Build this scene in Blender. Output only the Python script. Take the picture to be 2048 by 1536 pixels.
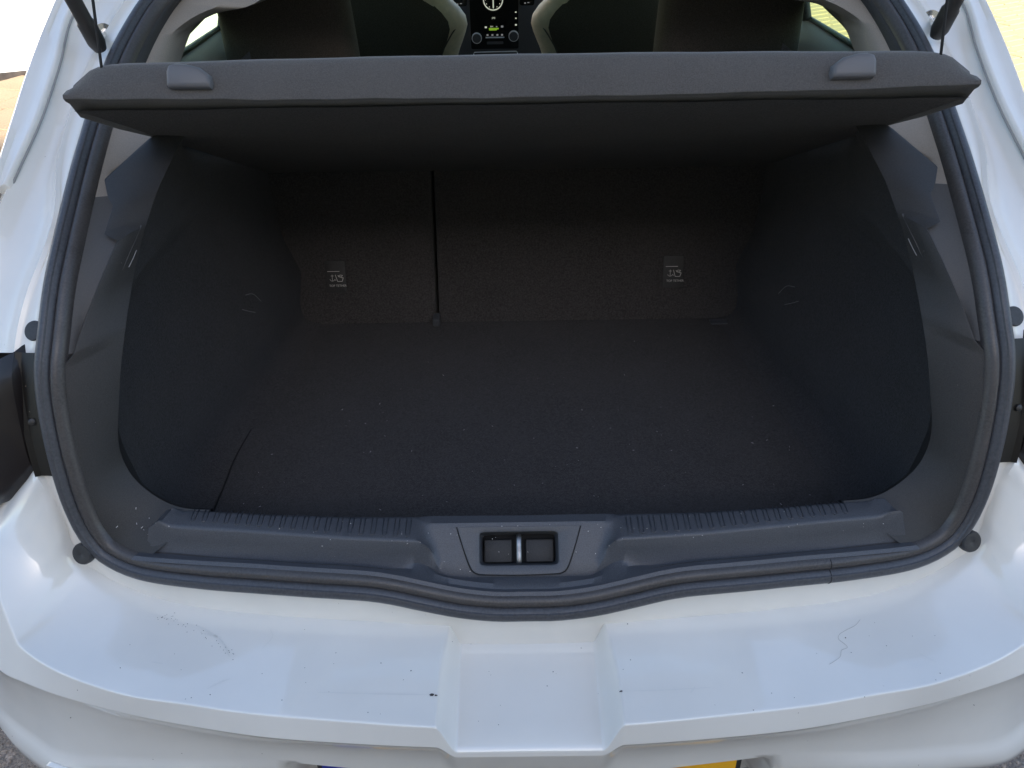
import bpy, bmesh, math, random
from mathutils import Vector, Matrix
R = math.radians
random.seed(7)
for o in list(bpy.data.objects): bpy.data.objects.remove(o)
scene = bpy.context.scene
C = scene.collection

# ------------------------------------------------------------------ camera
cam_d = bpy.data.cameras.new('camera'); cam = bpy.data.objects.new('camera', cam_d); C.objects.link(cam)
YAW, PITCH, ROLL = R(-.2), R(-36.5), R(-.95)
f = Vector((math.sin(YAW)*math.cos(PITCH), math.cos(YAW)*math.cos(PITCH), math.sin(PITCH)))
r_ = Vector((math.cos(YAW), -math.sin(YAW), 0)); u_ = r_.cross(f)
rr = r_*math.cos(ROLL)+u_*math.sin(ROLL); uu = -r_*math.sin(ROLL)+u_*math.cos(ROLL)
cam.matrix_world = Matrix(((rr.x, uu.x, -f.x, -.012), (rr.y, uu.y, -f.y, -.475), (rr.z, uu.z, -f.z, 1.47), (0, 0, 0, 1)))
cam_d.sensor_width = 36; cam_d.lens = 36*1538/2048; cam_d.clip_start = .02; cam_d.clip_end = 3000
scene.camera = cam

# ------------------------------------------------------------------ sky, sun, exposure
SUN_EL, SUN_AZ = 30, 172            # degrees; azimuth clockwise from the car's nose (+Y)
w = bpy.data.worlds.new('World'); scene.world = w; w.use_nodes = True
wn = w.node_tree.nodes; wl = w.node_tree.links
sky = wn.new('ShaderNodeTexSky'); sky.sky_type = 'NISHITA'; sky.sun_disc = False
sky.sun_elevation = R(SUN_EL); sky.sun_rotation = R(SUN_AZ); sky.air_density = 1.0; sky.dust_density = 1.3; sky.ozone_density = 1.1
wl.new(sky.outputs[0], wn['Background'].inputs[0]); wn['Background'].inputs[1].default_value = .15
sun_d = bpy.data.lights.new('sun', 'SUN'); sun = bpy.data.objects.new('sun', sun_d); C.objects.link(sun)
sun_d.energy = 4.0; sun_d.angle = R(.5); sun_d.color = (1, .93, .82)
sd = Vector((math.sin(R(SUN_AZ))*math.cos(R(SUN_EL)), math.cos(R(SUN_AZ))*math.cos(R(SUN_EL)), math.sin(R(SUN_EL))))
sun.rotation_euler = sd.to_track_quat('Z', 'Y').to_euler()
vs = scene.view_settings
vs.view_transform = 'Standard'; vs.look = 'None'; vs.gamma = 1; vs.exposure = 1.50; vs.use_curve_mapping = False

# ------------------------------------------------------------------ materials
def mat(name, col, rough=.5, metal=0, coat=0, spec=.5, noise=None, bump=None, sheen=0, emit=None, speck=None, vary=None):
    """noise: fine colour grain (scale, amount); bump: (scale, strength, distance); speck: dirt flecks (scale, threshold, colour); vary: soft blotches (scale, amount)"""
    m = bpy.data.materials.new(name); m.use_nodes = True
    nt = m.node_tree; n = nt.nodes; l = nt.links; b = n['Principled BSDF']
    b.inputs['Base Color'].default_value = (*col, 1); b.inputs['Roughness'].default_value = rough
    b.inputs['Metallic'].default_value = metal; b.inputs['Specular IOR Level'].default_value = spec
    b.inputs['Coat Weight'].default_value = coat; b.inputs['Coat Roughness'].default_value = .03; b.inputs['Coat IOR'].default_value = 1.65
    b.inputs['Sheen Weight'].default_value = sheen; b.inputs['Sheen Roughness'].default_value = .5
    tc = n.new('ShaderNodeTexCoord'); src = None
    def rgb(c): x = n.new('ShaderNodeRGB'); x.outputs[0].default_value = (*c, 1); return x.outputs[0]
    def mix(a, bb, fac, mode='MIX'):
        x = n.new('ShaderNodeMix'); x.data_type = 'RGBA'; x.blend_type = mode
        l.new(a, x.inputs[6]); l.new(bb, x.inputs[7])
        if isinstance(fac, float): x.inputs[0].default_value = fac
        else: l.new(fac, x.inputs[0])
        return x.outputs[2]
    def ntex(scale, detail=3):
        t = n.new('ShaderNodeTexNoise'); t.inputs['Scale'].default_value = scale; t.inputs['Detail'].default_value = detail
        l.new(tc.outputs['Object'], t.inputs['Vector']); return t.outputs[0]
    def ramp(v, a, bb):
        x = n.new('ShaderNodeMapRange'); l.new(v, x.inputs[0]); x.inputs[1].default_value = a; x.inputs[2].default_value = bb; return x.outputs[0]
    cur = rgb(col)
    if vary:
        cur = mix(cur, rgb([c*(1-vary[1]) for c in col]), ramp(ntex(vary[0], 4), .35, .65))
        x = n.new('ShaderNodeMapRange'); l.new(ntex(vary[0]*2.3, 4), x.inputs[0]); x.inputs[1].default_value = .3; x.inputs[2].default_value = .7
        x.inputs[3].default_value = max(0, rough-.07); x.inputs[4].default_value = min(1, rough+.1); l.new(x.outputs[0], b.inputs['Roughness'])
    if noise:
        cur = mix(rgb([c*(1-noise[1]) for c in col]) if not vary else cur, rgb([min(1, c*(1+noise[1])) for c in col]), ramp(ntex(noise[0], 2), .3, .7))
    if speck:
        v = n.new('ShaderNodeTexVoronoi'); v.inputs['Scale'].default_value = speck[0]; l.new(tc.outputs['Object'], v.inputs['Vector'])
        near = ramp(v.outputs['Distance'], speck[1], speck[1]*.5)
        sepc = n.new('ShaderNodeSeparateColor'); l.new(v.outputs['Color'], sepc.inputs[0])
        keep = ramp(sepc.outputs[0], speck[3]-.01, speck[3]+.01)
        mm = n.new('ShaderNodeMath'); mm.operation = 'MULTIPLY'; l.new(near, mm.inputs[0]); l.new(keep, mm.inputs[1])
        cur = mix(cur, rgb(speck[2]), mm.outputs[0])
    l.new(cur, b.inputs['Base Color'])
    if bump:
        bp = n.new('ShaderNodeBump'); bp.inputs['Strength'].default_value = bump[1]; bp.inputs['Distance'].default_value = bump[2]
        l.new(ntex(bump[0], 3), bp.inputs['Height']); l.new(bp.outputs[0], b.inputs['Normal'])
    if emit:
        b.inputs['Emission Color'].default_value = (*emit[0], 1); b.inputs['Emission Strength'].default_value = emit[1]
    return m
M = {}
M['paint'] = mat('white_paint', (.82, .79, .725), .35, coat=1.0, vary=(9, .05), speck=(95, .085, (.16, .13, .10), .965))
M['paint_in'] = mat('white_paint_frame', (.81, .78, .71), .4, coat=.8, vary=(12, .06), speck=(120, .07, (.2, .16, .12), .975))
M['plastic'] = mat('black_grained_plastic', (.066, .069, .077), .42, noise=(900, .25), bump=(1400, .25, .0006), speck=(160, .06, (.35, .33, .3), .94))  # bluish tint puts the sky's gloss reflection into the base colour
M['plastic_dark'] = mat('dark_trim_plastic', (.027, .026, .025), .6, noise=(800, .3), bump=(1200, .3, .0006), speck=(140, .05, (.3, .28, .25), .96))
M['cover'] = mat('latch_cover_plastic', (.068, .071, .078), .45, noise=(900, .2), bump=(1400, .25, .0006))
M['groove'] = mat('shadow_gap', (.006, .006, .006), .8)
M['rubber'] = mat('seal_rubber', (.056, .057, .063), .42, noise=(300, .25), bump=(500, .2, .0008), vary=(14, .25))  # slight blue in the rubber colour stands in for sky gloss
M['lip'] = mat('seal_lip_rubber', (.055, .050, .048), .38, noise=(400, .3), vary=(20, .3), speck=(260, .06, (.3, .26, .2), .9))
M['button'] = mat('buffer_rubber', (.028, .027, .028), .5, noise=(300, .2))
M['carpet'] = mat('boot_carpet', (.031, .028, .0275), 1, spec=.15, noise=(330, .75), bump=(900, .9, .003), sheen=.12, vary=(11, .3), speck=(150, .04, (.2, .19, .18), .965))
M['felt'] = mat('shelf_felt', (.088, .083, .079), 1, spec=.1, noise=(700, .3), vary=(14, .12), bump=(1700, .4, .0012), sheen=.2)
M['seatback'] = mat('seatback_carpet', (.050, .046, .045), 1, spec=.12, noise=(330, .7), bump=(900, .8, .003), sheen=.12, vary=(7, .2))
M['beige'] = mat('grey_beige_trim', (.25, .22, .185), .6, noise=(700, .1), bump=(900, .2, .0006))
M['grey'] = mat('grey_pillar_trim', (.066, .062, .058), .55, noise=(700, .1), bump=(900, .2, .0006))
M['lamp'] = mat('lamp_lens', (.014, .010, .009), .35, coat=.15, spec=.3)
M['lamp_in'] = mat('lamp_bracket', (.012, .010, .008), .4, spec=.3, speck=(90, .1, (.25, .2, .15), .9))
M['chrome'] = mat('bright_steel', (.75, .75, .74), .2, metal=1)
M['steel'] = mat('worn_steel', (.42, .41, .40), .42, metal=1, vary=(90, .5))
M['strut'] = mat('strut_black', (.03, .028, .026), .45)
M['cord'] = mat('cord_black', (.02, .02, .02), .8)
M['handle'] = mat('grey_shelf_boss', (.12, .12, .125), .5, bump=(900, .2, .0005))
M['leather'] = mat('seat_leather', (.62, .51, .37), .5, bump=(350, .3, .001), noise=(60, .08))
M['seatcloth'] = mat('seat_cloth', (.080, .069, .058), .9, noise=(500, .3), spec=.2)
M['dash'] = mat('dashboard_plastic', (.07, .073, .08), .5, noise=(500, .15))
M['screen'] = mat('screen_glass', (.012, .012, .011), .15, spec=.4)
M['glow'] = mat('screen_white', (.6, .6, .5), .5, emit=((.9, .92, .75), .16))
M['glowdim'] = mat('screen_grey', (.2, .2, .2), .5, emit=((.6, .6, .6), .10))
M['green'] = mat('screen_green', (.2, .4, .02), .5, emit=((.45, .8, .05), .12))
M['silver'] = mat('silver_trim', (.80, .80, .83), .35)
M['print'] = mat('white_print', (.55, .53, .5), .7)
M['tag'] = mat('tether_flap', (.030, .029, .029), .6, noise=(600, .2))
M['plate_y'] = mat('plate_yellow', (.85, .42, .01), .35)
M['plate_b'] = mat('plate_blue', (.01, .03, .32), .35)
M['frame'] = mat('plate_holder', (.02, .02, .02), .5)
M['under'] = mat('underside', (.02, .02, .02), .9)
M['wall'] = mat('white_wall', (.82, .82, .80), .8, noise=(30, .04))
M['dark'] = mat('dark_plinth', (.05, .04, .035), .9, noise=(20, .4))
M['asphalt'] = mat('asphalt', (.20, .165, .135), .95, noise=(220, .75), bump=(160, 1.0, .012), vary=(3, .25))
M['sand'] = mat('joint_sand', (.10, .08, .05), 1, noise=(60, .4))
M['brick'] = mat('paver', (.46, .37, .19), .9, noise=(120, .18), vary=(1.2, .2), bump=(150, .4, .003))
M['slab'] = mat('slab', (.30, .215, .135), .9, noise=(90, .2), vary=(2, .25), bump=(100, .4, .003))
M['added_house'] = mat('added_house_render', (.60, .48, .34), .9, noise=(40, .25))  # warm tan chosen to bounce light onto the back of the car
M['under_shade'] = mat('shelf_underside_shade', (.068, .062, .057), 1, spec=.1, noise=(330, .6), bump=(900, .8, .003), sheen=.1, vary=(9, .2))  # darker than the felt, shade of the underside put into the colour
M['seam'] = mat('seam_shadow', (.30, .30, .29), .8)
M['lint'] = mat('lint', (.58, .55, .52), .9)
M['dirt'] = mat('dirt', (.05, .045, .045), .9)
M['hair'] = mat('hair', (.36, .33, .30), .6)
M['scuff'] = mat('scuff', (.22, .21, .2), .8)
M['smear'] = mat('smear', (.735, .715, .66), .45, coat=.6)

def glass(name, tint, refl=.06):
    m = bpy.data.materials.new(name); m.use_nodes = True; n = m.node_tree.nodes; l = m.node_tree.links
    n.remove(n['Principled BSDF'])
    t = n.new('ShaderNodeBsdfTransparent'); t.inputs[0].default_value = (*tint, 1)
    g = n.new('ShaderNodeBsdfGlossy'); g.inputs['Roughness'].default_value = .02
    lw = n.new('ShaderNodeLayerWeight'); pw = n.new('ShaderNodeMath'); pw.operation = 'POWER'; l.new(lw.outputs['Facing'], pw.inputs[0]); pw.inputs[1].default_value = 4
    fr = n.new('ShaderNodeMath'); fr.operation = 'MULTIPLY_ADD'; l.new(pw.outputs[0], fr.inputs[0]); fr.inputs[1].default_value = .7; fr.inputs[2].default_value = .045
    mx = n.new('ShaderNodeMixShader'); l.new(fr.outputs[0], mx.inputs[0]); l.new(t.outputs[0], mx.inputs[1]); l.new(g.outputs[0], mx.inputs[2])
    l.new(mx.outputs[0], n['Material Output'].inputs[0]); return m
M['glass'] = glass('green_glass', (.68, .86, .64))
M['glass_rear'] = glass('rear_glass', (.62, .72, .66))
M['glass_front'] = glass('front_glass', (.92, .91, .90))

# ------------------------------------------------------------------ helpers
def lerp(a, b, t): return a+(b-a)*t
def sstep(a, b, x):
    t = max(0, min(1, (x-a)/(b-a))); return t*t*(3-2*t)
def interp(x, xs, ys):
    if x <= xs[0]: return ys[0]
    for i in range(len(xs)-1):
        if x <= xs[i+1]: return lerp(ys[i], ys[i+1], (x-xs[i])/(xs[i+1]-xs[i]))
    return ys[-1]
def cat(pts, p):
    """Catmull-Rom through a list of tuples at float index p"""
    n = len(pts); i = max(0, min(n-2, int(p))); t = p-i
    a = pts[max(0, i-1)]; b = pts[i]; c = pts[i+1]; d = pts[min(n-1, i+2)]
    if i == 0: a = tuple(2*b[k]-c[k] for k in range(len(b)))
    if i == n-2: d = tuple(2*c[k]-b[k] for k in range(len(b)))
    return tuple(.5*(2*b[k]+(c[k]-a[k])*t+(2*a[k]-5*b[k]+4*c[k]-d[k])*t*t+(3*b[k]-a[k]-3*c[k]+d[k])*t**3) for k in range(len(b)))
def spline(pts, n):
    m = (len(pts)-1)*12; P = [cat(pts, i/12) for i in range(m+1)]
    L = [0]
    for i in range(m): L.append(L[-1]+math.dist(P[i][:3], P[i+1][:3]))
    out = []; j = 0
    for k in range(n):
        s = L[-1]*k/(n-1)
        while j < m-1 and L[j+1] < s: j += 1
        t = (s-L[j])/max(1e-9, L[j+1]-L[j]); out.append(tuple(lerp(P[j][q], P[j+1][q], min(1, t)) for q in range(len(P[0]))))
    return out
def link(name, me, m, parent=None):
    o = bpy.data.objects.new(name, me); C.objects.link(o)
    if m is not None: me.materials.append(M[m] if isinstance(m, str) else m)
    if parent is not None: o.parent = parent
    return o
def mesh(name, V, F, m, parent=None, smooth=35, recalc=True, solid=None):
    me = bpy.data.meshes.new(name); me.from_pydata([tuple(v) for v in V], [], F); me.update()
    if recalc:
        bm = bmesh.new(); bm.from_mesh(me); bmesh.ops.remove_doubles(bm, verts=bm.verts, dist=1e-6)
        bmesh.ops.recalc_face_normals(bm, faces=bm.faces)
        if solid: bmesh.ops.solidify(bm, geom=bm.faces[:], thickness=solid)
        bm.to_mesh(me); bm.free()
    if smooth:
        me.polygons.foreach_set('use_smooth', [True]*len(me.polygons)); me.set_sharp_from_angle(angle=R(smooth))
    return link(name, me, m, parent)
def grid_data(rows, closed_u=False, closed_v=False, off=0):
    nu = len(rows[0]); nv = len(rows); V = [p for r in rows for p in r]; F = []
    for j in range(nv if closed_v else nv-1):
        for i in range(nu if closed_u else nu-1):
            a = j*nu+i; b = j*nu+(i+1) % nu; c = ((j+1) % nv)*nu+(i+1) % nu; d = ((j+1) % nv)*nu+i
            F.append((a+off, b+off, c+off, d+off))
    return V, F
def loft(name, rows, m, parent=None, closed_u=False, closed_v=False, smooth=35, solid=None):
    V, F = grid_data(rows, closed_u, closed_v); return mesh(name, V, F, m, parent, smooth, True, solid)
def tube_data(path, rad, seg=10, caps=True):
    V = []; F = []; n = len(path); path = [Vector(p) for p in path]; up = None
    for i, p in enumerate(path):
        t = (path[min(n-1, i+1)]-path[max(0, i-1)]).normalized()
        if up is None: up = t.orthogonal().normalized()
        up = (up-t*up.dot(t)).normalized(); s = t.cross(up)
        rd = rad[i] if isinstance(rad, (list, tuple)) else rad
        for k in range(seg):
            a = 2*math.pi*k/seg; V.append(p+(up*math.cos(a)+s*math.sin(a))*rd)
    for i in range(n-1):
        for k in range(seg):
            F.append((i*seg+k, i*seg+(k+1) % seg, (i+1)*seg+(k+1) % seg, (i+1)*seg+k))
    if caps: F.append(tuple(range(seg))[::-1]); F.append(tuple((n-1)*seg+k for k in range(seg)))
    return V, F
def tube(name, path, rad, m, parent=None, seg=10, smooth=50):
    V, F = tube_data(path, rad, seg); return mesh(name, V, F, m, parent, smooth)
def lathe(name, prof, m, parent=None, axis=Vector((0, 0, 1)), org=(0, 0, 0), seg=28, smooth=40):
    """prof: (radius, height) along axis"""
    q = axis.normalized().to_track_quat('Z', 'Y'); V = []; F = []
    for r, h in prof:
        for k in range(seg):
            a = 2*math.pi*k/seg; V.append(q @ Vector((r*math.cos(a), r*math.sin(a), h))+Vector(org))
    for i in range(len(prof)-1):
        for k in range(seg): F.append((i*seg+k, i*seg+(k+1) % seg, (i+1)*seg+(k+1) % seg, (i+1)*seg+k))
    F.append(tuple(range(seg))[::-1]); F.append(tuple((len(prof)-1)*seg+k for k in range(seg)))
    return mesh(name, V, F, m, parent, smooth)
def box(name, lo, hi, m, parent=None, bev=.003, seg=2, mtx=None, smooth=35):
    bm = bmesh.new(); bmesh.ops.create_cube(bm, size=1)
    for v in bm.verts: v.co = Vector([lerp(lo[k], hi[k], v.co[k]+.5) for k in range(3)])
    if bev: bmesh.ops.bevel(bm, geom=bm.edges[:], offset=bev, segments=seg, profile=.5, affect='EDGES')
    if mtx is not None: bmesh.ops.transform(bm, matrix=mtx, verts=bm.verts)
    me = bpy.data.meshes.new(name); bm.to_mesh(me); bm.free()
    me.polygons.foreach_set('use_smooth', [True]*len(me.polygons)); me.set_sharp_from_angle(angle=R(smooth))
    return link(name, me, m, parent)
def prism(name, poly, fr, th, m, parent=None, bev=0, smooth=30):
    """poly: 2D points in frame fr=(origin,u,v,n); extruded by th along n"""
    o, u, v, n = fr; bm = bmesh.new()
    vs_ = [bm.verts.new(o+u*p[0]+v*p[1]) for p in poly]; face = bm.faces.new(vs_)
    ex = bmesh.ops.extrude_face_region(bm, geom=[face]); nv = [e for e in ex['geom'] if isinstance(e, bmesh.types.BMVert)]
    bmesh.ops.translate(bm, verts=nv, vec=n*th); bmesh.ops.recalc_face_normals(bm, faces=bm.faces)
    if bev:
        ed = [e for e in bm.edges if all((x.co-o).dot(n)*(1 if th > 0 else -1) > abs(th)*.9 for x in e.verts)]
        bmesh.ops.bevel(bm, geom=ed, offset=bev, segments=2, profile=.5, affect='EDGES')
    me = bpy.data.meshes.new(name); bm.to_mesh(me); bm.free()
    me.polygons.foreach_set('use_smooth', [True]*len(me.polygons)); me.set_sharp_from_angle(angle=R(smooth))
    return link(name, me, m, parent)
def text(name, body, size, fr, m, parent=None, mirror=False):
    o, u, v, n = fr
    cu = bpy.data.curves.new(name, 'FONT'); cu.body = body; cu.size = size; cu.align_x = 'CENTER'; cu.align_y = 'CENTER'; cu.extrude = .0002
    t = bpy.data.objects.new(name, cu); me = bpy.data.meshes.new_from_object(t)
    me.transform(Matrix(((u.x, v.x, n.x, o.x), (u.y, v.y, n.y, o.y), (u.z, v.z, n.z, o.z), (0, 0, 0, 1))))
    bpy.data.objects.remove(t); me.materials.clear()
    return link(name, me, m, parent)
def tag(o, label, cat_, group=None, kind=None):
    if label: o['label'] = label
    if cat_: o['category'] = cat_
    if group: o['group'] = group
    if kind: o['kind'] = kind
    return o
def empty(name, loc=(0, 0, 0), parent=None):
    o = bpy.data.objects.new(name, None); C.objects.link(o); o.location = loc; o.empty_display_size = .1
    if parent is not None: o.parent = parent
    return o
SIDES = (-1, 1)

# ------------------------------------------------------------------ ground and surroundings
g = mesh('ground', [(-60, -60, 0), (60, -60, 0), (60, 60, 0), (-60, 60, 0)], [(0, 1, 2, 3)], 'asphalt', smooth=0); tag(g, None, None, kind='structure')
def gravel(name, n, reg):
    rnd = random.Random(3); V = []; F = []
    for _ in range(n):
        x0, x1, y0, y1 = rnd.choice(reg)
        x = rnd.uniform(x0, x1); y = rnd.uniform(y0, y1); s = rnd.uniform(.002, .0065); a = rnd.uniform(0, 6.28); b = len(V); h = s*rnd.uniform(.5, .9)
        for k in range(5): V.append((x+s*math.cos(a+k*1.257)*rnd.uniform(.7, 1.1), y+s*math.sin(a+k*1.257)*rnd.uniform(.7, 1.1), .0))
        V.append((x+rnd.uniform(-.3, .3)*s, y+rnd.uniform(-.3, .3)*s, h)); V.append((x+rnd.uniform(-.6, .6)*s, y+rnd.uniform(-.6, .6)*s, h*.9))
        for k in range(5): F.append((b+k, b+(k+1) % 5, b+5+(k > 2)))
        F.append((b+5, b+6, b)); F.append((b+3, b+6, b+5))
    return mesh(name, V, F, 'gravel', smooth=0, recalc=False)
M['gravel'] = mat('chippings', (.34, .275, .225), .95, noise=(70, .6))
gr = gravel('chippings', 26000, [(-1.7, -.75, -.5, 1.2), (.75, 1.7, -.5, 1.0)]); tag(gr, 'loose brown stone chippings in the asphalt', 'gravel', kind='stuff')

pave = mesh('block_paving', [(1.2, 3.0, .004), (14, 3.0, .004), (14, 22, .004), (1.2, 22, .004)], [(0, 1, 2, 3)], 'sand', smooth=0); tag(pave, None, None, kind='structure')
slabs = mesh('slab_paving', [(-9, 2.6, .004), (-1.3, 2.6, .004), (-1.3, 6.3, .004), (-9, 6.3, .004)], [(0, 1, 2, 3)], 'sand', smooth=0); tag(slabs, None, None, kind='structure')
def project(p):
    q = Vector(p)-cam.matrix_world.translation
    d = q.dot(f)
    return 1024+1538*q.dot(rr)/d, 768-1538*q.dot(uu)/d, d
def block_bm(lx, ly, h, bev):
    x, y = lx/2, ly/2
    V = [(-x, -y, 0), (x, -y, 0), (x, y, 0), (-x, y, 0), (-x, -y, h-bev), (x, -y, h-bev), (x, y, h-bev), (-x, y, h-bev),
         (-x+bev, -y+bev, h), (x-bev, -y+bev, h), (x-bev, y-bev, h), (-x+bev, y-bev, h)]
    F = [(8, 9, 10, 11)]
    for k in range(4):
        F.append((k, (k+1) % 4, 4+(k+1) % 4, 4+k)); F.append((4+k, 4+(k+1) % 4, 8+(k+1) % 4, 8+k))
    return V, F
def paving(parent, name, lx, ly, h, bev, spots, m, limit=300):
    V, F = block_bm(lx, ly, h, bev); me = bpy.data.meshes.new(name); me.from_pydata(V, [], F); me.materials.append(M[m])
    vis = []; rest = []
    for (x, y, a) in spots:
        px, py, d = project((x, y, .05))
        inv = d > 0 and -10 < px < 2058 and -30 < py < 1540 and (px < 160 or px > 1560)
        (vis if inv else rest).append((d, x, y, a))
    vis.sort(); rest += vis[limit:]; vis = vis[:limit]
    rnd = random.Random(5)
    for d, x, y, a in vis:
        o = bpy.data.objects.new(name, me); C.objects.link(o); o.parent = parent
        o.location = (x, y, .004+rnd.uniform(-.004, .003)); o.rotation_euler = (rnd.uniform(-.012, .012), rnd.uniform(-.012, .012), a+rnd.uniform(-.02, .02))
    VV = []; FF = []
    for d, x, y, a in rest:
        b = len(VV); ca, sa = math.cos(a), math.sin(a); dz = rnd.uniform(-.004, .003)
        for v in V: VV.append((x+v[0]*ca-v[1]*sa, y+v[0]*sa+v[1]*ca, .004+v[2]+dz))
        FF += [tuple(i+b for i in fc) for fc in F]
    o = mesh('distant_'+name, VV, FF, m, parent, smooth=0, recalc=False); o['kind'] = 'stuff'
spots = []
ang = R(28); ca, sa = math.cos(ang), math.sin(ang)
for i in range(-60, 120):
    for j in range(-60, 70):
        # running bond seen at an angle
        u0 = i*.214+(j % 2)*.107; v0 = j*.112; x = 6+u0*ca-v0*sa-4; y = 6+u0*sa+v0*ca-1
        if 1.5 < x < 9 and 3.2 < y < 12: spots.append((x, y, ang))
paving(pave, 'paving_block', .20, .10, .028, .006, spots, 'brick')
spots = []
for i in range(-14, 14):
    for j in range(-9, 13):
        u0 = i*.305+(j % 2)*.15; v0 = j*.305; a2 = R(-24); x = -4.2+u0*math.cos(a2)-v0*math.sin(a2); y = 4.1+u0*math.sin(a2)+v0*math.cos(a2)
        if -7 < x < -1.6 and 2.8 < y < 5.32+(x+3.4)*.364-.15: spots.append((x, y, a2))
paving(slabs, 'paving_slab', .298, .298, .022, .005, spots, 'slab')
wa = empty('garage_wall', (-3.4, 5.33, 0)); wa.rotation_euler = (0, 0, R(20))
box('wall', (-8, 0, .045), (2.1, .25, 3.0), 'wall', wa, .005); box('plinth', (-8, -.015, 0), (2.1, .25, .043), 'dark', wa, .004)
tag(wa, 'bright white wall with dark base strip across the sunlit paving', 'wall')
# unseen house, added behind the photographer to keep the back of the car in shade
ho = empty('added_house', (0, -8, 0))
box('wall', (-13, -6, 0), (13, 0, 6.95), 'added_house', ho, .01)
for i in range(5):
    for z in (1.0, 4.0):
        wd = box('window', (-10.6+i*4.6, -.03, z), (-8.8+i*4.6, .03, z+1.5), 'wall', ho, .01)
        box('pane', (-10.5+i*4.6, .025, z+.1), (-8.9+i*4.6, .04, z+1.4), 'screen', wd, .004)
tag(ho, 'unseen tan building added behind the car to shade it', 'added_house')

# ------------------------------------------------------------------ the car
car = empty('car'); tag(car, 'white hatchback with its tailgate open and empty black boot', 'car')
ZP = [.40, .60, .665, .70, .80, .90, .957, 1.05, 1.15, 1.25, 1.38, 1.5]
YP = [.09, .105, .112, .118, .14, .18, .215, .32, .52, .73, .98, 1.2]
KX = .25
def prof(z):
    z = max(.41, min(1.49, z))
    for i in range(len(ZP)-1):
        if z <= ZP[i+1]: break
    def sl(k):
        if k == 0 or k == len(ZP)-1: return (YP[min(k+1, len(ZP)-1)]-YP[max(k-1, 0)])/(ZP[min(k+1, len(ZP)-1)]-ZP[max(k-1, 0)])
        return (YP[k+1]-YP[k-1])/(ZP[k+1]-ZP[k-1])
    h = ZP[i+1]-ZP[i]; t = (z-ZP[i])/h
    return (2*t**3-3*t*t+1)*YP[i]+(t**3-2*t*t+t)*h*sl(i)+(-2*t**3+3*t*t)*YP[i+1]+(t**3-t*t)*h*sl(i+1)
def AP(x, z, off=0): return Vector((x, prof(z)+KX*x*x+off, z))
def APN(x, z):
    d = (prof(z+.004)-prof(z-.004))/.008
    return Vector((2*KX*x, -1, d)).normalized()
# half outline of the rubber seal: x, z, flange width, gutter width, panel width
HK = [(0, .679, .060, .06, .06), (.04, .679, .060, .06, .06), (.085, .684, .060, .06, .06), (.130, .693, .06, .06, .06), (.172, .701, .058, .06, .06), (.215, .703, .055, .06, .06),
      (.321, .699, .055, .06, .06), (.404, .693, .055, .06, .06), (.490, .690, .050, .06, .06), (.540, .705, .044, .06, .06), (.563, .735, .032, .06, .06), (.574, .775, .023, .06, .06),
      (.580, .820, .026, .08, .08), (.584, .865, .034, .11, .11), (.586, .905, .034, .12, .12), (.585, .940, .034, .13, .14), (.582, .975, .033, .125, .14), (.580, 1.010, .025, .115, .13),
      (.578, 1.045, .013, .10, .115), (.580, 1.075, .010, .088, .097), (.585, 1.110, .024, .076, .095), (.588, 1.145, .029, .069, .099), (.587, 1.188, .030, .074, .107), (.576, 1.225, .030, .098, .122),
      (.556, 1.256, .032, .108, .140), (.510, 1.297, .034, .104, .140), (.430, 1.332, .034, .09, .13), (.25, 1.357, .034, .07, .11), (0, 1.366, .034, .06, .10)]
NH = 150
HC = spline([(p[0], prof(p[1])+KX*p[0]**2, p[1], p[2], p[3], p[4]) for p in HK], NH)
half = [dict(p=AP(q[0], q[2]), w=q[3], w2=q[4], w3=q[5]) for q in HC]
for i, h in enumerate(half):
    a = half[max(0, i-1)]['p']; b = half[min(NH-1, i+1)]['p']
    t = (b-a).normalized()
    if i in (0, NH-1): t = Vector((1 if i == 0 else -1, 0, 0))
    n = APN(h['p'].x, h['p'].z); b_ = n.cross(t).normalized()
    if b_.dot(Vector((0, .45, 1.0))-h['p']) < 0: b_ = -b_
    h['n'] = n; h['b'] = b_
def off(h, u, v, s=1):
    p = h['p']+h['b']*u+h['n']*v; return Vector((p.x*s, p.y, p.z))
def ring(u, v):
    """closed loop around the opening at inward offset u, outward offset v (numbers or functions of the station)"""
    fu = u if callable(u) else (lambda h: u); fv = v if callable(v) else (lambda h: v)
    a = [off(h, fu(h), fv(h)) for h in half]; b = [off(h, fu(h), fv(h), -1) for h in half[1:-1]]
    return a+b[::-1]
# rubber seal: bulb, groove and inner lip
rows = []
for k in range(9):
    a = math.pi*k/8; rows.append(ring(.0105-.0105*math.cos(a), .003+.0125*math.sin(a)))
seal = loft('door_seal', rows, 'rubber', car, closed_u=True, smooth=60)
rows = []
for (uu_, vv_) in [(.0205, .0), (.0215, .006), (.0235, .0092), (.027, .0098), (.031, .0082), (.034, .0045), (.0355, -.002), (.036, -.012)]: rows.append(ring(uu_, vv_))
loft('seal_lip', rows, 'lip', seal, closed_u=True, smooth=60)
M['dust'] = mat('groove_dust', (.15, .13, .105), .95, noise=(240, .8))
loft('groove_dust', [ring(.0196, .0032), ring(.0203, .0036), ring(.0210, .0034)], 'dust', seal, closed_u=True, smooth=60)
loft('seal_ridge', [ring(.0150, .0136), ring(.0158, .0150), ring(.0166, .0130)], 'rubber', seal, closed_u=True, smooth=60)
hj = min((h for h in half[:60]), key=lambda h: abs(h['p'].x-.372)); jp = []
for k in range(17): a = math.pi*k/16; jp.append(tuple(off(hj, .0105-.0107*math.cos(a), .003+.0127*math.sin(a))))
jp += [tuple(off(hj, u, v)) for u, v in ((.0235, .0094), (.027, .0100), (.031, .0084), (.034, .0047))]
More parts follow.
